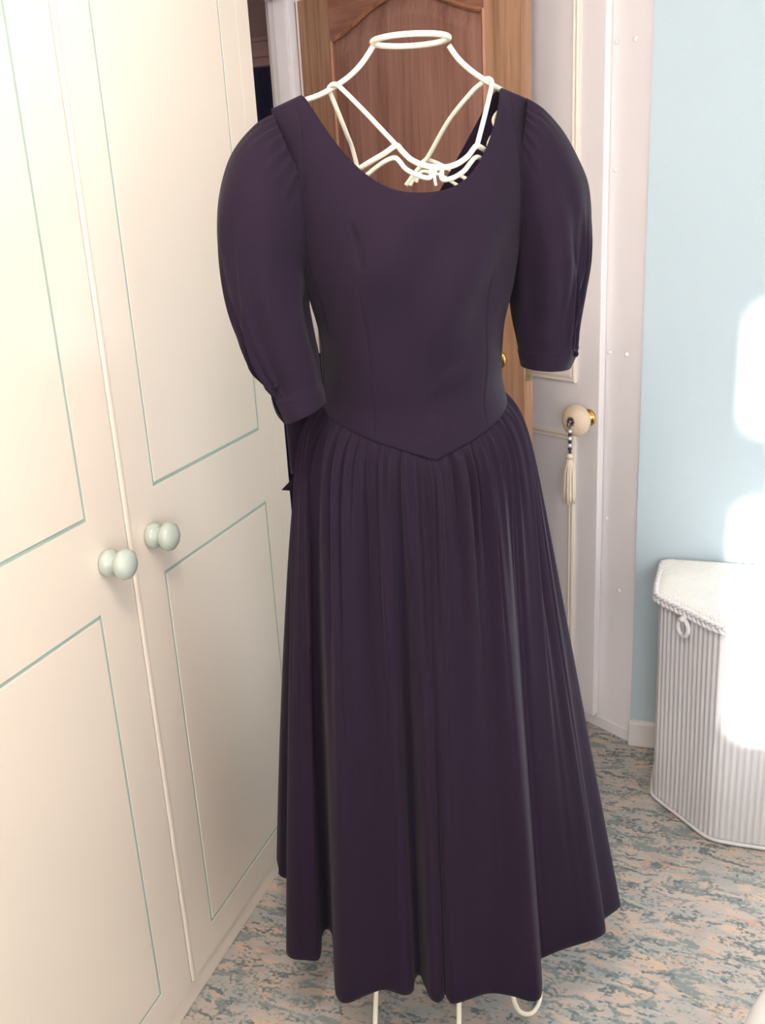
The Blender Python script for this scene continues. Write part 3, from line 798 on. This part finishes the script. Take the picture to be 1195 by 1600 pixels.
for sg, ex in ((-1, 0.140), (1, 0.07)):
    P = np.zeros((24, 12, 3))
    for i, t in enumerate(np.linspace(0, 1, 24)):
        sc = sg * (0.01 + ex * t ** 0.8); w_ = 0.02 + 0.045 * t
        for j, h in enumerate(np.linspace(-1, 1, 12)):
            zt_ = 1.16 - 0.135 * t - (0.030 * (1 - abs(h)) * t if True else 0)
            P[i, j] = loc(sc + h * w_, -0.135 - 0.06 * t + 0.008 * math.sin(3 * h + 4 * t), zt_ + 0.02 * h * sg * -t)
    grid_mesh('bow_tail', P, M['dress'], dress, solid=0.002)

# ------------------------------------------------------------------ woven laundry basket
BH = 0.553
bask = empty('laundry_basket', (0.16, 2.2, 0), 'white woven laundry basket with lid and ring pull by blue wall', 'laundry basket')
plan = [(-0.098, 2.398), (-0.102, 2.30), (-0.102, 2.20), (-0.092, 2.168), (-0.03, 2.104), (0.022, 2.050), (0.050, 2.032), (0.09, 2.028), (0.165, 2.028), (0.24, 2.028), (0.28, 2.032), (0.308, 2.050), (0.36, 2.104), (0.422, 2.168), (0.432, 2.20), (0.432, 2.30), (0.428, 2.398)]
pl = spline(plan, 40)
seg = np.concatenate([[0], np.cumsum(np.linalg.norm(np.diff(pl, axis=0), axis=1))])
Ltot = seg[-1]
NS = int(Ltot / 0.0016); ss = np.linspace(0, Ltot, NS)
pc = np.stack([np.interp(ss, seg, pl[:, 0]), np.interp(ss, seg, pl[:, 1])], 1)
tg = np.gradient(pc, axis=0); tg /= np.linalg.norm(tg, axis=1)[:, None]; kk = np.ones(9) / 9
tg = np.stack([np.convolve(np.pad(tg[:, i], 4, mode='edge'), kk, 'valid') for i in range(2)], 1)
nb = np.stack([tg[:, 1], -tg[:, 0]], 1)
if np.dot(nb[NS // 2], [0, -1]) < 0: nb = -nb
NZ = 230; zb = np.linspace(0.008, BH, NZ)
rib = 0.0017 * (np.clip(np.sin(2 * math.pi * ss / 0.0148), -0.5, 0.7))
weave = 0.0009 * np.sin(2 * math.pi * zb / 0.0062)[:, None] * np.sign(np.sin(2 * math.pi * ss / 0.0055))[None, :]
wobble = 0.0015 * np.sin(zb * 9)[:, None] * np.sin(ss * 14)[None, :]
hgt = rib[None, :] + weave + wobble
taper = -0.006 * (1 - zb / BH)
XY = pc[None] + nb[None] * (hgt + taper[:, None])[..., None]
Pw = np.concatenate([XY, np.broadcast_to(zb[:, None, None], (NZ, NS, 1))], 2)
body_o = grid_mesh('basket_body', Pw, M['wicker'], bask, flip=True)
MB().box((-0.095, 2.385, 0.008), (0.425, 2.398, BH)).build('back_panel', M['wicker'], bask)
# bottom rim
MB().tube([(p[0], p[1], 0.008) for p in pl[::8]], 0.0045, 8).build('bottom_rim', M['wicker'], bask, smooth=True)
# lid with woven top: plan slightly larger than the body
LZ0, LZ1 = BH, 0.572
plL = pl[::4] + np.stack([np.interp(seg[::4], ss, nb[:, i]) for i in range(2)], 1) * 0.007
lid_top = []
nu, nv = 560, 300
# parametrise the lid: rows from the back edge to the outline
yb = 2.402
uu = np.linspace(0, 1, nu)
lidseg = np.concatenate([[0], np.cumsum(np.linalg.norm(np.diff(plL, axis=0), axis=1))])
xs_l = np.linspace(plL[:, 0].min() + 0.001, plL[:, 0].max() - 0.001, nu)
order = np.argsort(plL[:, 0], kind='stable')
def front_y(x):
    # lowest y of outline at this x
    best = yb
    for (x0, y0), (x1, y1) in zip(plL[:-1], plL[1:]):
        if (x0 - x) * (x1 - x) <= 0 and abs(x1 - x0) > 1e-9:
            best = min(best, y0 + (y1 - y0) * (x - x0) / (x1 - x0))
    return best
fy = np.array([front_y(x) for x in xs_l])
vv = np.linspace(0, 1, nv)[:, None]
YY = yb + (fy[None, :] - yb) * vv; XX = np.broadcast_to(xs_l[None, :], YY.shape)
wv_ = 0.0032 * np.abs(np.sin(math.pi * XX / 0.0058 + math.pi / 2 * np.floor(YY / 0.0105))) ** 0.8 * np.abs(np.sin(math.pi * YY / 0.0105)) ** 0.7
edge_d = np.clip(np.minimum(YY - fy[None, :], np.minimum(XX - xs_l[0], xs_l[-1] - XX)) / 0.02, 0, 1)
ZZ = LZ1 - 0.006 * (1 - edge_d) ** 2 + wv_
lid = grid_mesh('lid', np.stack([XX, YY, ZZ], -1), M['wicker_lid'], bask)
ls = MB(); k = len(plL)
vs = [(p[0], p[1], LZ1 - 0.006) for p in plL] + [(p[0], p[1], LZ0 - 0.004) for p in plL]
ls.add(vs, [(i, i + 1, k + i + 1, k + i) for i in range(k - 1)])
ls.build('lid_side', M['wicker'], bask, smooth=True)
# plaited edge along the lid
plS = np.stack([np.interp(np.linspace(0, lidseg[-1], 700), lidseg, plL[:, i]) for i in range(2)], 1)
nL = np.stack([np.interp(np.linspace(0, 1, 700), np.linspace(0, 1, NS), nb[:, i]) for i in range(2)], 1)
sL = np.linspace(0, lidseg[-1], 700)
for ph_ in (0, 2 * math.pi / 3, 4 * math.pi / 3):
    w1 = 0.008 * np.sin(2 * math.pi * sL / 0.045 + ph_); w2 = 0.0035 * np.sin(4 * math.pi * sL / 0.045 + 2 * ph_)
    pts = [(p[0] + n_[0] * (0.003 + b2), p[1] + n_[1] * (0.003 + b2), LZ1 - 0.011 + b1) for p, n_, b1, b2 in zip(plS, nL, w1, w2)]
    MB().tube(pts[::2], 0.0048, 7).build('plaited_edge', M['wicker'], bask, smooth=True)
# ring pull on the angled facet
ip = np.argmin(np.hypot(pl[:, 0] + 0.030, pl[:, 1] - 2.104)); rp_ = pl[ip]; rn = np.interp(seg[ip], ss, nb[:, 0]), np.interp(seg[ip], ss, nb[:, 1])
rn = unit([rn[0], rn[1], 0]); rt = np.cross([0, 0, 1], rn)
rc = np.array([rp_[0], rp_[1], 0.527]) + rn * 0.018
MB().tube([rc + 0.0165 * (rt * math.cos(t) + np.array([0, 0, 1.25]) * math.sin(t)) for t in np.linspace(0, 2 * math.pi, 40, endpoint=False)], 0.0058, 10, closed=True).build('ring_pull', M['wicker'], bask, smooth=True)
MB().tube([rc + np.array([0, 0, 0.02]) - rn * 0.012, rc + np.array([0, 0, 0.024]), rc + np.array([0, 0, 0.018]) + rn * 0.009], 0.006, 8).build('ring_loop', M['wicker'], bask, smooth=True)

# ------------------------------------------------------------------ rounded white furniture edge by the camera side
x0, x1, y0, y1, top = 0.070, 1.3, -1.0, 1.33, 0.46
def rrect(x0, x1, y0, y1, r, n=14):
    pts = []
    for cx_, cy_, a0 in ((x1 - r, y1 - r, 0), (x0 + r, y1 - r, math.pi / 2), (x0 + r, y0 + r, math.pi), (x1 - r, y0 + r, 1.5 * math.pi)):
        for i in range(n + 1):
            a = a0 + math.pi / 2 * i / n; pts.append((cx_ + r * math.cos(a), cy_ + r * math.sin(a)))
    return pts
bm_ = MB(); prof = [(0.0, 0.06), (0.0, 0.34), (0.004, 0.40), (0.018, 0.44), (0.045, 0.458), (0.09, 0.462)]
rings = [rrect(x0 + i, x1 - i, y0 + i, y1 - i, 0.30 - i * 0.6) for i, z in prof]
k = len(rings[0]); vs = [(p[0], p[1], z) for rg, (i, z) in zip(rings, prof) for p in rg]
fs = [(i * k + j, i * k + (j + 1) % k, (i + 1) * k + (j + 1) % k, (i + 1) * k + j) for i in range(len(prof) - 1) for j in range(k)]
fs += [tuple((len(prof) - 1) * k + j for j in range(k)), tuple(range(k - 1, -1, -1))]
ott = empty('bench_seat', (0.7, 0.1, 0), 'low white furniture with smooth rounded corner opposite the wardrobe', 'furniture')
bm_.add(vs, fs).build('padded_top', M['white_cover'], ott, smooth=True)
for fx in (0.2, 1.18):
    for fy_ in (-0.88, 1.04):
        MB().lathe([(0, 0.018), (0.07, 0.024)], (fx, fy_, 0), (0, 0, 1), 12).build('foot', M['white_cover'], ott, smooth=True)
